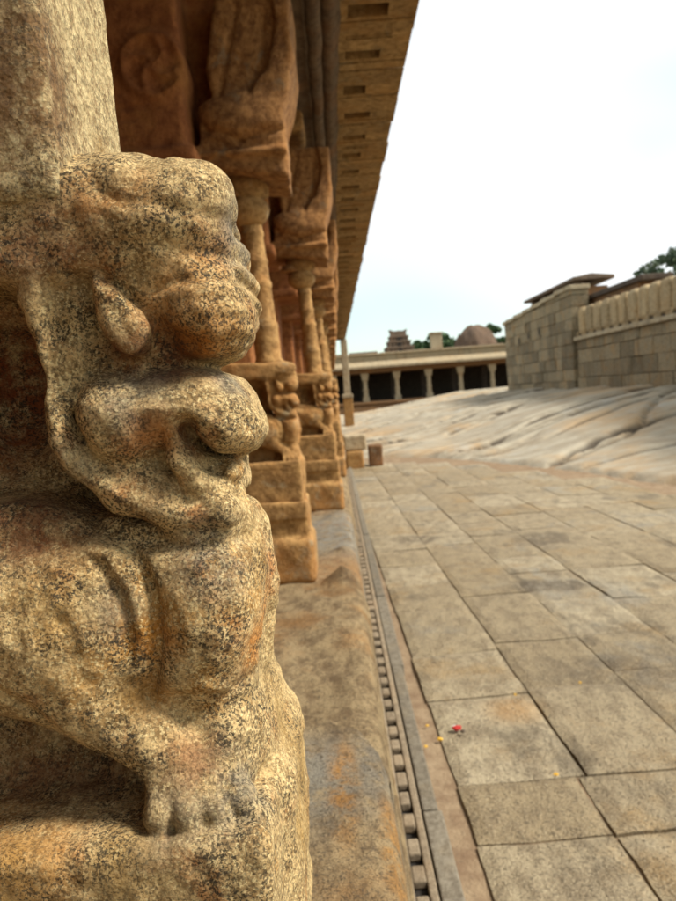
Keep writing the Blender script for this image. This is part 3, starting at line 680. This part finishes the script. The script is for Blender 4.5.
def paving_mat():
    t = NT('flagstone')
    n1 = t.noise(1.5, 6, .65); n2 = t.noise(11, 6, .7, stretch=(1,.55,1)); n3 = t.noise(70, 4, .7); n4 = t.noise(190, 2, .6)
    isl = t.island()
    col = t.mix(isl, (.305,.235,.135), (.42,.35,.23))
    col = t.mix(t.math('MULTIPLY', t.ramp(n2, .42, .62), .6), col, (.165,.12,.07))
    col = t.mix(t.math('MULTIPLY', t.ramp(n1, .52, .66), .6), col, (.31,.195,.075))
    st2 = t.noise(1.1, 6, .7, stretch=(1.8,1,1), dist=.3)
    col = t.mix(t.math('MULTIPLY', t.ramp(st2, .53, .66), .6), col, (.085,.065,.042))
    col = t.mix(t.math('MULTIPLY', t.ramp(t.noise(.9, 5, .7, stretch=(1,.7,1), dist=.3), .54, .66), .6), col, (.26,.25,.21))
    for X, Y, r0, r1, a in ((1.35,5.25,.10,.22,.85),(1.62,5.2,.08,.2,.85),(.72,7.2,.15,.3,.6),(1.9,6.8,.15,.4,.7),(1.2,3.6,.1,.45,.5),(1.55,3.6,.1,.4,.45)):
        col = t.mix(t.math('MULTIPLY', t.math('MULTIPLY', t.spot((X, Y, 0), r0, r1), t.ramp(n2, .3, .55)), a), col, (.09,.065,.04))
    col = t.mix(t.math('MULTIPLY', t.spot((.72,3.25,0), .02, .2), .55), col, (.46,.25,.08))
    col = t.mix(t.math('MULTIPLY', t.ramp(n3, .52, .64), .7), col, (.07,.052,.032))
    col = t.mix(t.math('MULTIPLY', t.ramp(n4, .56, .68), .6), col, (.06,.055,.045))
    col = t.mix(t.math('MULTIPLY', t.ramp(t.noise(150,2,.6), .55, .66), .6), col, (.46,.39,.25))
    b = t.bump(n2, .03, .8); b = t.bump(n3, .014, 1.0, b); b = t.bump(n4, .004, .9, b)
    return t.done(col, b, .66)
M['paving'] = paving_mat()
tag(paving(), kind='structure')

# ------------------------------------------------------------------ rock outcrop
def rock():
    xs = np.arange(-6, 26, .11); ys = np.concatenate([np.arange(2.4, 22, .055), np.arange(22, 46, .13)])
    X, Y = np.meshgrid(xs, ys, indexing='ij')
    Xw = X+.4*fbm(X*.3, Y*.3, 3.3, 2); Yw = Y+.35*fbm(X*.35, Y*.35, 8.8, 3)
    d = Yw-border(Xw)-.9*np.clip(1.4-np.abs(Xw-1.8)/2.2, 0, 1)   # metres past the strip of dirt that ends the paving
    H = np.interp(X, [-4,.5,2,4,8,14], [.22,.34,.44,.62,1.06,1.22])
    hump = smooth01(d/15)**.85*H
    hump = hump-.012*np.clip(Y-34, 0, 99)*np.clip((9-X)/5, .3, 1.5)
    # exfoliating sheets: each one ends in a small broken step that faces the paving
    step = step2 = 0; crk = np.zeros_like(X)
    for sl, fq, sd, dep, wd in ((1.05,.30,1.7,.20,.065),(.75,.52,6.1,.15,.05),(1.5,.34,9.4,.16,.055),(.55,.75,3.3,.09,.035),(1.2,.62,5.2,.09,.04)):
        wv = .6*fbm(X*.13+sd, Y*.13, sd, 2)+.07*fbm(X*.9, Y*.9, sd+3, 3)
        q = (Y-sl*5*np.tanh(X/5))*fq/math.sqrt(1+sl*sl)*1.4+wv; k_ = np.round(q); m = (q-k_)/(fq*1.4)
        amp = smooth01((vnoise(X*.30+k_*7.7, Y*.30, k_*3.3+sd)+.16)/.25)
        e_ = amp*np.exp(-(m/wd)**2); crk = np.maximum(crk, e_*smooth01(d/.8))
        step = step-dep*e_+amp*.035*smooth01(m/.05)*np.exp(-(m/.8)**2)
    step = step*smooth01(d/.8)
    n = .035*fbm(X*.4, Y*.4, 2.2, 2)
    Z = -1.512+np.where(d > 0, hump+step+step2+n*smooth01(d/.8)+.10*smooth01(d/.35)-.05, -.05)
    V = np.stack([X, Y, Z], -1).reshape(-1, 3); nx, ny = X.shape
    i = np.arange(nx-1)[:, None]*ny+np.arange(ny-1)[None, :]
    F = np.stack([i, i+ny, i+ny+1, i+1], -1).reshape(-1, 4)
    keep = (Z.reshape(-1)[F].max(1) > -1.545); F = F[keep]; crk = crk.reshape(-1)
    t = NT('bare_granite_sheet')
    n1 = t.noise(.35, 6, .65, dist=.3); n2 = t.noise(2.2, 6, .7, stretch=(.6,1,1)); n3 = t.noise(18, 5, .7); n4 = t.noise(80, 3, .7)
    col = t.mix(t.ramp(n2, .32, .66), (.24,.20,.14), (.35,.315,.24))
    col = t.mix(t.math('MULTIPLY', t.ramp(n1, .48, .64), .6), col, (.38,.245,.115))
    col = t.mix(t.math('MULTIPLY', t.ramp(t.noise(.9,6,.7,dist=.4), .55, .70), .55), col, (.33,.33,.30))
    col = t.mix(t.math('MULTIPLY', t.ramp(n3, .54, .7), .45), col, (.22,.18,.13))
    col = t.mix(t.math('MULTIPLY', t.ramp(n4, .55, .7), .35), col, (.14,.12,.10))
    at_ = t.N('ShaderNodeAttribute', attribute_name='soil'); col = t.mix(t.math('MULTIPLY', t.ramp(at_.outputs['Fac'], .15, .8), .9), col, (.055,.042,.03))
    M['rock'] = t.done(col, t.bump(n3, .02, .7, t.bump(n2, .06, .5)), .9)
    o = mesh_obj('rock_outcrop', V, F, M['rock'], None, True)
    if len(o.data.vertices) == len(crk): o.data.attributes.new('soil', 'FLOAT', 'POINT').data.foreach_set('value', crk.astype(np.float32))
    return o, (xs, ys, Z)
ro, (rx, ry, rZ) = rock(); tag(ro, kind='structure')
def rock_z(x, y): return float(rZ[int(np.clip(np.searchsorted(rx, x), 0, len(rx)-1)), int(np.clip(np.searchsorted(ry, y), 0, len(ry)-1))])

# stone step blocks by the plinth, half way along
def stone(name, lo, hi, mat, label, cat, group=None, r=.03, h=.02):
    f = Field([a-.06 for a in lo], [b+.06 for b in hi], h); f.box(lo, hi, r, .01); f.noise(.12, .010); f.noise(.05, .005)
    V, F = f.mesh(); c = empty('tmp', ((lo[0]+hi[0])/2, (lo[1]+hi[1])/2, lo[2])); L = c.location.copy(); bpy.data.objects.remove(c)
    o = mesh_obj(name, V-np.array((L.x, L.y, L.z-EYE))-np.array((0,0,EYE)), F, mat, None, True); o.location = L
    return tag(o, label, cat, group)
SG = 'step stones beside the gallery plinth'
stone('step_block', (.16,14.45,-1.51), (.52,15.0,-1.15), M['ochre'], 'orange brown step stone lying lowest at the foot of the gallery plinth', 'stone block', SG)
stone('step_block', (.14,14.6,-1.14), (.60,15.2,-.84), M['far'], 'pale square step stone stacked on top of the orange brown one', 'stone block', SG)
stone('step_block', (.64,14.75,-1.51), (.92,15.15,-1.08), M['brown'], 'small dark brown block standing right beside the pale step stone', 'stone block', SG)

# ------------------------------------------------------------------ right hand walls
def masonry(mb, x, y0, y1, z0, ztop, depth=.5, hc=(.34,.44), seed=1):
    """coursed blocks facing -X; ztop is a function of y"""
    r = random.Random(seed); z = z0; zmax = max(ztop(y0), ztop(y1)); c = 0
    while z < zmax-.02:
        z1 = z+r.uniform(*hc); y = y0
        if zmax-z1 < .15: z1 = zmax
        while y < y1-.01:
            w = r.uniform(.55, 1.25); ye = y+w
            if y1-ye < .3: ye = y1
            zt = min(z1, ztop((y+ye)/2))
            if zt-z > .05: mb.box(x+r.uniform(-.018, .022), x+depth, y+.006, ye-.006, z+.006, zt-.005, 0, .006)
            y = ye
        z = z1; c += 1
tw = empty('stone_wall', (8.3, 28.5, -.8), 'tall plain block wall with three dark holes right of the far hall', 'wall')
mb = MB(); top = lambda y: 2.86-(y-24)*.036; masonry(mb, 7.95, 24.0, 33.2, -1.3, top, .6, (.36,.46), 3)
mb.build('masonry', M['wall'], tw, bevel=.015)
mb = MB(); mb.box(8.02,8.5,24.05,33.15,-1.3,2.48); mb.build('backing', M['dark'], tw)
mb = MB(); y = 23.95
while y < 33.2:
    P = random.uniform(1.1, 1.7); ye = min(y+P, 33.25); mb.obox((7.88, 0, 0), (1,0,0), (0,1,0), (0,0,1), (0,.72), (y+.005, ye-.005), (top((y+ye)/2)+.003, top((y+ye)/2)+.15)); y = ye
mb.build('coping', M['far'], tw, bevel=.02)
for px, py in ((519.4,341.6),(528.9,335.5),(539.4,331.4)):
    # where the pixel's ray meets the wall face
    r = RW @ np.array(((px-CX)/FPX, (CY-py)/FPX, -1.0)); t = 7.93/r[0]; yy, zz = r[1]*t, r[2]*t
    mb = MB(); mb.box(7.905,7.96,yy-.16,yy+.16,zz-.16,zz-.13); mb.box(7.905,7.96,yy-.16,yy+.16,zz+.13,zz+.16); mb.box(7.905,7.96,yy-.16,yy-.13,zz-.13,zz+.13); mb.box(7.905,7.96,yy+.13,yy+.16,zz-.13,zz+.13)
    mb.box(7.915,7.925,yy-.13,yy+.13,zz-.13,zz+.13,1)  # dark panel painted as the shade inside the hole
    mb.build('wall_hole', M['wall'], tw, mats=[M['wall'], M['dirt_shade']])
mw = empty('rampart_wall', (8.4, 17, -.5), 'long block wall topped by a row of pale rounded merlons at the right edge', 'wall')
mb = MB(); masonry(mb, 8.08, 8.0, 23.98, -1.3, lambda y: 1.16, .5, (.36,.47), 5); mb.build('masonry', M['wall'], mw, bevel=.015)
mb = MB(); mb.box(8.15,8.55,8.05,23.95,-1.3,1.44); mb.build('backing', M['dark'], mw)
mb = MB(); y = 8.0
while y < 23.98:
    P = random.uniform(1.2, 1.9); ye = min(y+P, 23.98); mb.box(7.98,8.7,y+.005,ye-.005,1.165,1.285,0,.004); y = ye
mb.build('string_course', M['far'], mw, bevel=.02)
y = 8.0
while y < 23.9:
    mb = MB(); mb.box(8.10,8.6,y,y+.40,1.29,1.45,0,.006); mb.build('frieze_block', M['merlon'], mw, bevel=.015); y += .66
y = 8.1; k = 0
while y < 23.7:
    f = Field((8.0, y-.02, 1.30), (8.5, y+.68, 2.32), .03)
    f.box((8.07, y+.05, 1.36), (8.40, y+.575, 2.15+random.uniform(-.05,.03)), .085, .02); f.box((8.10, y+.10, 1.8), (8.37, y+.52, 2.20), .09, .04)
    f.noise(.2, .010); V, F = f.mesh(); mesh_obj('merlon', V, F, M['merlon'], mw, True); y += .655
# roofed pavilion standing behind the tall wall
pv = empty('rooftop_pavilion', (10, 29, -1), 'low flat roofed stone pavilion rising behind the tall block wall', 'pavilion')
mb = MB(); mb.box(8.75,9.9,25.8,31.6,-1.3,3.12); mb.build('body', M['brown'], pv, bevel=.03)
for yy in (25.9,27.5,29.5,31.2):
    mb = MB(); mb.box(8.75,9.05,yy,yy+.3,2.6,3.32); mb.build('post', M['tower'], pv, bevel=.02)
mb = MB(); mb.obox((8.62,0,3.34),(1,0,0),(0,1,0),(0,0,1),(0,.95),(25.6,32.2),(0,.12)); mb.add([(8.66,25.7,3.462),(8.66,32.1,3.462),(9.3,25.7,3.56),(9.3,32.1,3.56),(10.1,25.7,3.46),(10.1,32.1,3.46),(10.1,25.7,3.33),(10.1,32.1,3.33)], [(0,2,3,1),(2,4,5,3),(4,6,7,5),(0,1,7,6),(0,6,4,2),(1,3,5,7)])
mb.build('roof', M['tower'], pv, bevel=.02)
lr = empty('lean_to_roof', (11, 22, -1), 'dark sloping stone roof just behind the merlons beside the pavilion', 'roof')
mb = MB(); mb.box(8.75,9.3,20.6,25.4,-1.3,2.5); mb.build('body', M['brown'], lr)
mb = MB(); mb.obox((8.66,0,2.505),(1,0,0),(0,1,0),_n((0,0,1)),(0,.9),(20.2,25.5),(0,.16)); mb.build('roof_slab', M['dark'], lr, bevel=.03)

# ------------------------------------------------------------------ far pillared hall
FY = 55.0
fh = empty('pillared_hall', (6, FY, -1.5), 'long low columned stone hall with dark openings across the far end', 'temple hall')
mb = MB(); mb.box(-16,22,FY-.9,FY+7,-1.6,-1.1); mb.box(-16,22,FY-.75,FY+7,-1.098,-.88); mb.box(-16,22,FY-.95,FY+7,-.878,-.71); mb.build('platform', M['farred'], fh, bevel=.03)
x = 2.48-2.4*7
while x < 21:
    mb = MB(); mb.box(x-.24,x+.24,FY-.24,FY+.24,-.708,-.35); mb.lathe(x, FY, [(.19,-.348),(.18,.1),(.22,.12),(.22,.22),(.17,.24),(.16,.8),(.20,.84),(.22,.95)], 8)
    mb.box(x-.24,x+.24,FY-.22,FY+.22,.952,1.16); mb.add([(x-.26,FY-.2,1.162),(x+.26,FY-.2,1.162),(x+.30,FY-.2,1.42),(x-.30,FY-.2,1.42),(x-.26,FY+.2,1.162),(x+.26,FY+.2,1.162),(x+.30,FY+.2,1.42),(x-.30,FY+.2,1.42)], [(0,1,2,3),(5,4,7,6),(1,5,6,2),(4,0,3,7),(3,2,6,7),(4,5,1,0)])
    mb.build('column', M['far'], fh, bevel=.015)
    if int(round((x-2.48)/2.4)) % 1 == 0:
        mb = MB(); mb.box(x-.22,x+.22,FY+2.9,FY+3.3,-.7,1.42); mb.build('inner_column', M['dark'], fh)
    x += 2.4
mb = MB(); mb.box(-16,22,FY-.345,FY+7,1.43,2.285); mb.build('lintel', M['farred'], fh, bevel=.02)
mb = MB(); mb.add([(-16,FY-1.3,1.74),(22,FY-1.3,1.74),(22,FY-1.3,1.90),(-16,FY-1.3,1.90),(-16,FY-.35,2.28),(22,FY-.35,2.28),(-16,FY-.35,1.95),(22,FY-.35,1.95)], [(0,1,2,3),(3,2,5,4),(6,7,1,0),(4,5,7,6)]); mb.build('eave', M['fareave'], fh)
mb = MB(); mb.box(-16,22,FY-.3,FY+7,2.29,2.72); mb.box(-16,22,FY-.42,FY+7,2.722,2.86); mb.build('parapet', M['fareave'], fh, bevel=.03)
mb = MB(); x = -15.8
while x < 21.5:
    L = random.uniform(.8, 2.2); mb.box(x, x+L, FY-.25, FY+.3, 2.862, 2.862+random.uniform(.03, .16)); x += L+random.uniform(.02, .5)
mb.build('coping', M['tower'], fh, bevel=.02)
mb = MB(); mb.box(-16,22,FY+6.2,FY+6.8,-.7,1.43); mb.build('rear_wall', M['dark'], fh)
sx, sz = at(436.5, 350, FY+1)
stb = empty('roof_stub', (sx, FY+1, 2.862), 'short pale stone stub standing on the far hall roof before the trees', 'stub')
mb = MB(); mb.box(sx-.42,sx+.42,FY+.7,FY+1.3,2.863,4.05); mb.build('stub_shaft', M['far'], stb, bevel=.05)
mb = MB(); mb.box(sx-.5,sx+.5,FY+.62,FY+1.38,4.053,4.16); mb.build('stub_cap', M['far'], stb, bevel=.03)

# ------------------------------------------------------------------ gate tower, boulder
TY = 80.0; tx, tz = at(399, 352, TY); k = TY/FPX
gt = empty('gate_tower', (tx, TY, -1.5), 'small tiered gate tower with two horned tips above the far hall roof', 'temple tower')
mb = MB(); mb.box(tx-20*k,tx+20*k,TY-1.6,TY+1.6,-1.5,tz-.2,0); mb.build('base', M['tower'], gt, bevel=.05)
lv = [(13.5,6.6,1.5),(11.0,5.6,1.3),(9.0,5.0,1.1)]; z = tz-.198
for hw, hh, dp in lv:
    mb = MB(); mb.box(tx-hw*k,tx+hw*k,TY-dp,TY+dp,z,z+hh*k*.72); mb.box(tx-(hw+.6)*k,tx+(hw+.6)*k,TY-dp-.12,TY+dp+.12,z+hh*k*.722,z+hh*k)
    for q in np.linspace(-.85, .85, 6): mb.box(tx+q*hw*k-.09,tx+q*hw*k+.09,TY-dp-.1,TY-dp-.003,z,z+hh*k*.7)
    mb.box(tx-.22,tx+.22,TY-dp-.16,TY-dp-.103,z,z+hh*k*.6,1)  # dark slab stands in for the shade of a door opening
    mb.build('tier', M['tower'], gt, bevel=.03, mats=[M['tower'], M['dirt_shade']]); z += hh*k+.002
mb = MB(); prof = [(-7.4,0),(-7.6,3.5),(-8.6,6.6),(-7.2,5.8),(-4,4.6),(0,5.2),(4,4.6),(7.2,5.8),(8.6,6.6),(7.6,3.5),(7.4,0)]
vs = [(tx+a*k, TY-.8, z+b*k) for a, b in prof]+[(tx+a*k, TY+.8, z+b*k) for a, b in prof]; n = len(prof)
mb.add(vs, [tuple(range(n)), tuple(range(2*n-1, n-1, -1))]+[(i, n+i, n+(i+1) % n, (i+1) % n) for i in range(n)]); mb.build('barrel_roof', M['tower'], gt)
def ball(name, c, r, mat, seed, nu=48, nv=32, amp=.12):
    V = []; F = []
    for i in range(nv+1):
        for j in range(nu):
            a, b = math.pi*i/nv, 2*math.pi*j/nu; p = np.array((math.sin(a)*math.cos(b), math.sin(a)*math.sin(b), math.cos(a)))
            q = 1+amp*float(fbm(p[0]*1.5+seed, p[1]*1.5, p[2]*1.5, 4)); V.append((p*q*np.array(r)))
    for i in range(nv):
        for j in range(nu): F.append((i*nu+j, (i+1)*nu+j, (i+1)*nu+(j+1) % nu, i*nu+(j+1) % nu))
    o = mesh_obj(name, np.array(V)-np.array((0,0,EYE)), F, mat, None, True); o.location = (c[0], c[1], c[2]+EYE); return o
BY = 82.0; bx, bz = at(476, 352, BY)
tag(ball('boulder', (bx, BY, bz-.9), (2.5, 2.7, 3.75), M['boulder'], 7.3, 64, 40, .12), 'big rounded brown boulder on the skyline behind the far hall', 'boulder')
hl = ball('hill', (bx-2, BY+10, -6), (55, 30, 10.5), M['dirt'], 5.0, amp=.06); tag(hl, kind='structure')

# ------------------------------------------------------------------ trees
def leaf_mat(name, a, b):
    t = NT(name); col = t.mix(t.island(), a, b); t.b.inputs['Transmission Weight'].default_value = 0
    return t.done(col, None, .6)
M['leafd'] = leaf_mat('dark_leaf', (.022,.055,.022), (.075,.13,.045)); M['leafb'] = leaf_mat('grey_green_leaf', (.04,.075,.045), (.11,.15,.085)); M['bark'] = oldstone('bark', (.16,.12,.085), (.09,.065,.05), (.12,.09,.06), 1.5, .02, None, .5, None, 0)
def tree(x, y, zg, ztop, rad, leaf, label, group, seed, n=2600, ls=.22, crown=.5, gaps=.0):
    r = np.random.default_rng(seed); root = empty('tree', (x, y, zg), label, 'tree', group); H = ztop-zg
    mb = MB(); tops = []
    mb.tube([(x,y,zg-.2),(x+.1,y,zg+H*.3),(x-.05,y+.1,zg+H*.6),(x,y,zg+H*.9)], [rad*.09,rad*.07,rad*.05,rad*.012], 8)
    for i in range(11):
        a = r.uniform(0, 6.28); s = r.uniform(.35, .8); z0 = zg+H*s; L = rad*r.uniform(.55, 1.0)*(1.15-.6*abs(s-.55))
        e = (x+L*math.cos(a), y+L*math.sin(a), min(z0+L*r.uniform(.3,.9), ztop-.2)); mb.tube([(x,y,z0),((x+e[0])/2+.1,(y+e[1])/2,(z0+e[2])/2+.1),e], [rad*.035,rad*.022,rad*.006], 6); tops.append(np.array(e))
    tops += [np.array((x+rad*a_, y, ztop-rad*b_)) for a_, b_ in ((0,.25),(-.5,.45),(.5,.4),(-.85,.8),(.85,.75),(.2,.5))]
    mb.build('trunk', M['bark'], root, True)
    cl = []
    for t_ in tops:
        for _ in range(4): cl.append((t_+r.normal(0, rad*.2, 3)*np.array((1,1,.7)), rad*r.uniform(.13,.27)))
    V = []; F = []
    for i in range(n):
        c, s = cl[r.integers(len(cl))]; d = r.normal(0, 1, 3); d /= np.linalg.norm(d); p = c+d*s*r.uniform(.5, 1.05)*np.array((1.15,1.15,.8))
        if p[2] > ztop: p[2] = ztop-r.uniform(0, .3)
        a = r.normal(0, 1, 3); a /= np.linalg.norm(a); b = np.cross(a, r.normal(0, 1, 3)); b /= np.linalg.norm(b); l = ls*r.uniform(.6, 1.3); w = l*.45
        k0 = len(V); V += [p-a*l, p+b*w, p+a*l, p-b*w]; F.append((k0, k0+1, k0+2, k0+3))
    mesh_obj('crown', V, F, leaf, root)
TG = 'trees behind the far hall'
for i, (px, pt, Y, rp, lab) in enumerate([(446,333,88,30,'dark green bushy tree left of the boulder above the far hall roof'),(424,339,86,21,'lower dark green tree between the roof stub and the gate tower'),
        (490,324,95,9,'small dark tree right against the right flank of the boulder'),(501,338,92,9,'low dark tree right of the boulder beside the tall wall corner')]):
    X, Z = at(px, pt, Y); tree(X, Y, -1.5, Z, rp*Y/FPX, M['leafd'], lab, TG, 20+i, 5200, .30)
for i, (px, pt, Y, rp, lab) in enumerate([(651,270,42,11,'small feathery tree crown showing just above the merlons near the right edge'),(673,252,40,17,'taller feathery tree above the merlons, cut by the right edge of the photo')]):
    X, Z = at(px, pt, Y); tree(X, Y, -1.0, Z+.15, rp*Y/FPX*1.3, M['leafb'], lab, 'trees behind the rampart wall', 40+i, 2400, .15)

# ------------------------------------------------------------------ small litter on the paving
def ground_pt(px, py, z=-1.493):
    r = RW @ np.array(((px-CX)/FPX, (CY-py)/FPX, -1.0)); t = z/r[2]; return r[0]*t, r[1]*t
def flat_mat(name, c, rough=.6): t = NT(name); return t.done(t.mix(t.noise(200, 3, .6), c, tuple(q*.7 for q in c)), None, rough)
M['red'] = flat_mat('red_paper', (.50,.03,.025)); M['white'] = flat_mat('white_paper', (.75,.72,.66)); M['yellow'] = flat_mat('yellow_petal', (.75,.45,.06))
def crumple(name, px, py, size, mats, label, cat, group=None, seed=0, z=-1.49):
    X, Y = ground_pt(px, py, z); r = np.random.default_rng(seed); V = []; F = []; nu, nv = 10, 6; mi = []
    for i in range(nv+1):
        for j in range(nu):
            a, b = math.pi*i/nv, 2*math.pi*j/nu; p = np.array((math.sin(a)*math.cos(b), .8*math.sin(a)*math.sin(b), .55*math.cos(a)))*size*(1+r.uniform(-.25,.25)); V.append(p)
    for i in range(nv):
        for j in range(nu): F.append((i*nu+j, (i+1)*nu+j, (i+1)*nu+(j+1) % nu, i*nu+(j+1) % nu)); mi.append(1 if (len(mats) > 1 and i < 3 and j < 5) else 0)
    o = mesh_obj(name, np.array(V)-np.array((0,0,EYE)), F, None, None, False, mats, mi); o.location = (X, Y, z+EYE+size*.3); return tag(o, label, cat, group)
crumple('paper_scrap', 457, 729, .020, [M['red'], M['white']], 'crumpled red and white paper scrap lying on the paving', 'litter', None, 1)
crumple('dry_leaf', 463, 732, .012, [M['bark']], 'tiny dark dry leaf lying right beside the red paper scrap', 'litter', None, 2)
PG = 'yellow petals fallen on the ground'
for i, (px, py, s, lab) in enumerate([(440,740,.012,'yellow petal in the dirt gutter left of the red scrap'),(556,775,.010,'yellow petal lying alone in the middle of a paving slab'),(515,695,.008,'small yellow petal on the joint above and right of the red scrap'),(427,726,.008,'yellow petal by the kerb, topmost of the pair in the gutter'),(426,747,.008,'yellow petal by the kerb, lowest of the pair in the gutter'),(580,683,.008,'yellow petal farthest right on the paving')]):
    crumple('petal', px, py, s, [M['yellow']], lab, 'petal', PG, 5+i, -1.492 if px > 445 else -1.508)

# ------------------------------------------------------------------ light
EL, AZ = math.radians(48), math.radians(100)          # sun to the right of the view, slightly behind the camera
w = bpy.data.worlds.new('World'); bpy.context.scene.world = w; w.use_nodes = True; nt = w.node_tree; bg = nt.nodes['Background']
sky = nt.nodes.new('ShaderNodeTexSky'); sky.sky_type = 'NISHITA'; sky.sun_disc = False; sky.sun_elevation = EL; sky.sun_rotation = AZ; sky.air_density = 1.0; sky.dust_density = .6
tc = nt.nodes.new('ShaderNodeTexCoord'); nz = nt.nodes.new('ShaderNodeTexNoise'); nz.inputs['Scale'].default_value = 1.1; nz.inputs['Detail'].default_value = 3; nz.inputs['Roughness'].default_value = .55
mp = nt.nodes.new('ShaderNodeMapping'); mp.inputs['Scale'].default_value = (1, 1, 2.2); nt.links.new(tc.outputs['Generated'], mp.inputs['Vector']); nt.links.new(mp.outputs[0], nz.inputs['Vector'])
sep = nt.nodes.new('ShaderNodeSeparateXYZ'); nt.links.new(tc.outputs['Generated'], sep.inputs[0])
m1 = nt.nodes.new('ShaderNodeMapRange'); m1.inputs['From Min'].default_value = .40; m1.inputs['From Max'].default_value = .70; m1.inputs['To Min'].default_value = .0; m1.inputs['To Max'].default_value = .98; nt.links.new(nz.outputs['Fac'], m1.inputs['Value'])
m2 = nt.nodes.new('ShaderNodeMapRange'); m2.inputs['From Min'].default_value = .20; m2.inputs['From Max'].default_value = .52; m2.inputs['To Min'].default_value = .0; m2.inputs['To Max'].default_value = .8; nt.links.new(sep.outputs['Z'], m2.inputs['Value'])
ad = nt.nodes.new('ShaderNodeMath'); ad.operation = 'ADD'; ad.use_clamp = True; nt.links.new(m1.outputs[0], ad.inputs[0]); nt.links.new(m2.outputs[0], ad.inputs[1])
mx = nt.nodes.new('ShaderNodeMix'); mx.data_type = 'RGBA'; nt.links.new(ad.outputs[0], mx.inputs[0]); tn = nt.nodes.new('ShaderNodeMix'); tn.data_type = 'RGBA'; tn.blend_type = 'MULTIPLY'; tn.inputs[0].default_value = 1; nt.links.new(sky.outputs[0], tn.inputs[6]); tn.inputs[7].default_value = (1.25, 1.38, 1.2, 1); nt.links.new(tn.outputs[2], mx.inputs[6]); mx.inputs[7].default_value = (8.2, 8.4, 8.4, 1)
nt.links.new(mx.outputs[2], bg.inputs['Color']); bg.inputs['Strength'].default_value = .07
sl = bpy.data.lights.new('sun', 'SUN'); sl.energy = 3.2; sl.angle = math.radians(14); sl.color = (1, .93, .82)
so = bpy.data.objects.new('sun', sl); link(so); so.location = (8, 0, 12)
sd = Vector((math.sin(AZ)*math.cos(EL), math.cos(AZ)*math.cos(EL), math.sin(EL))); so.rotation_euler = (-sd).to_track_quat('-Z', 'Y').to_euler()

# ------------------------------------------------------------------ camera
cam = bpy.data.cameras.new('camera'); co = bpy.data.objects.new('camera', cam); link(co)
cam.sensor_fit = 'VERTICAL'; cam.sensor_height = 24.0; cam.lens = 24.0*FPX/901.0; cam.clip_start = .02; cam.clip_end = 3000
Mx = Matrix([list(dX)+[0], list(dY)+[0], list(uZ)+[EYE], [0,0,0,1]]); co.matrix_world = Mx
cam.dof.use_dof = True; cam.dof.focus_distance = .50; cam.dof.aperture_fstop = 9.0
bpy.context.scene.camera = co
vs_ = bpy.context.scene.view_settings; vs_.view_transform = 'Standard'; vs_.look = 'None'; vs_.gamma = 1; vs_.use_curve_mapping = False; vs_.exposure = 1.0
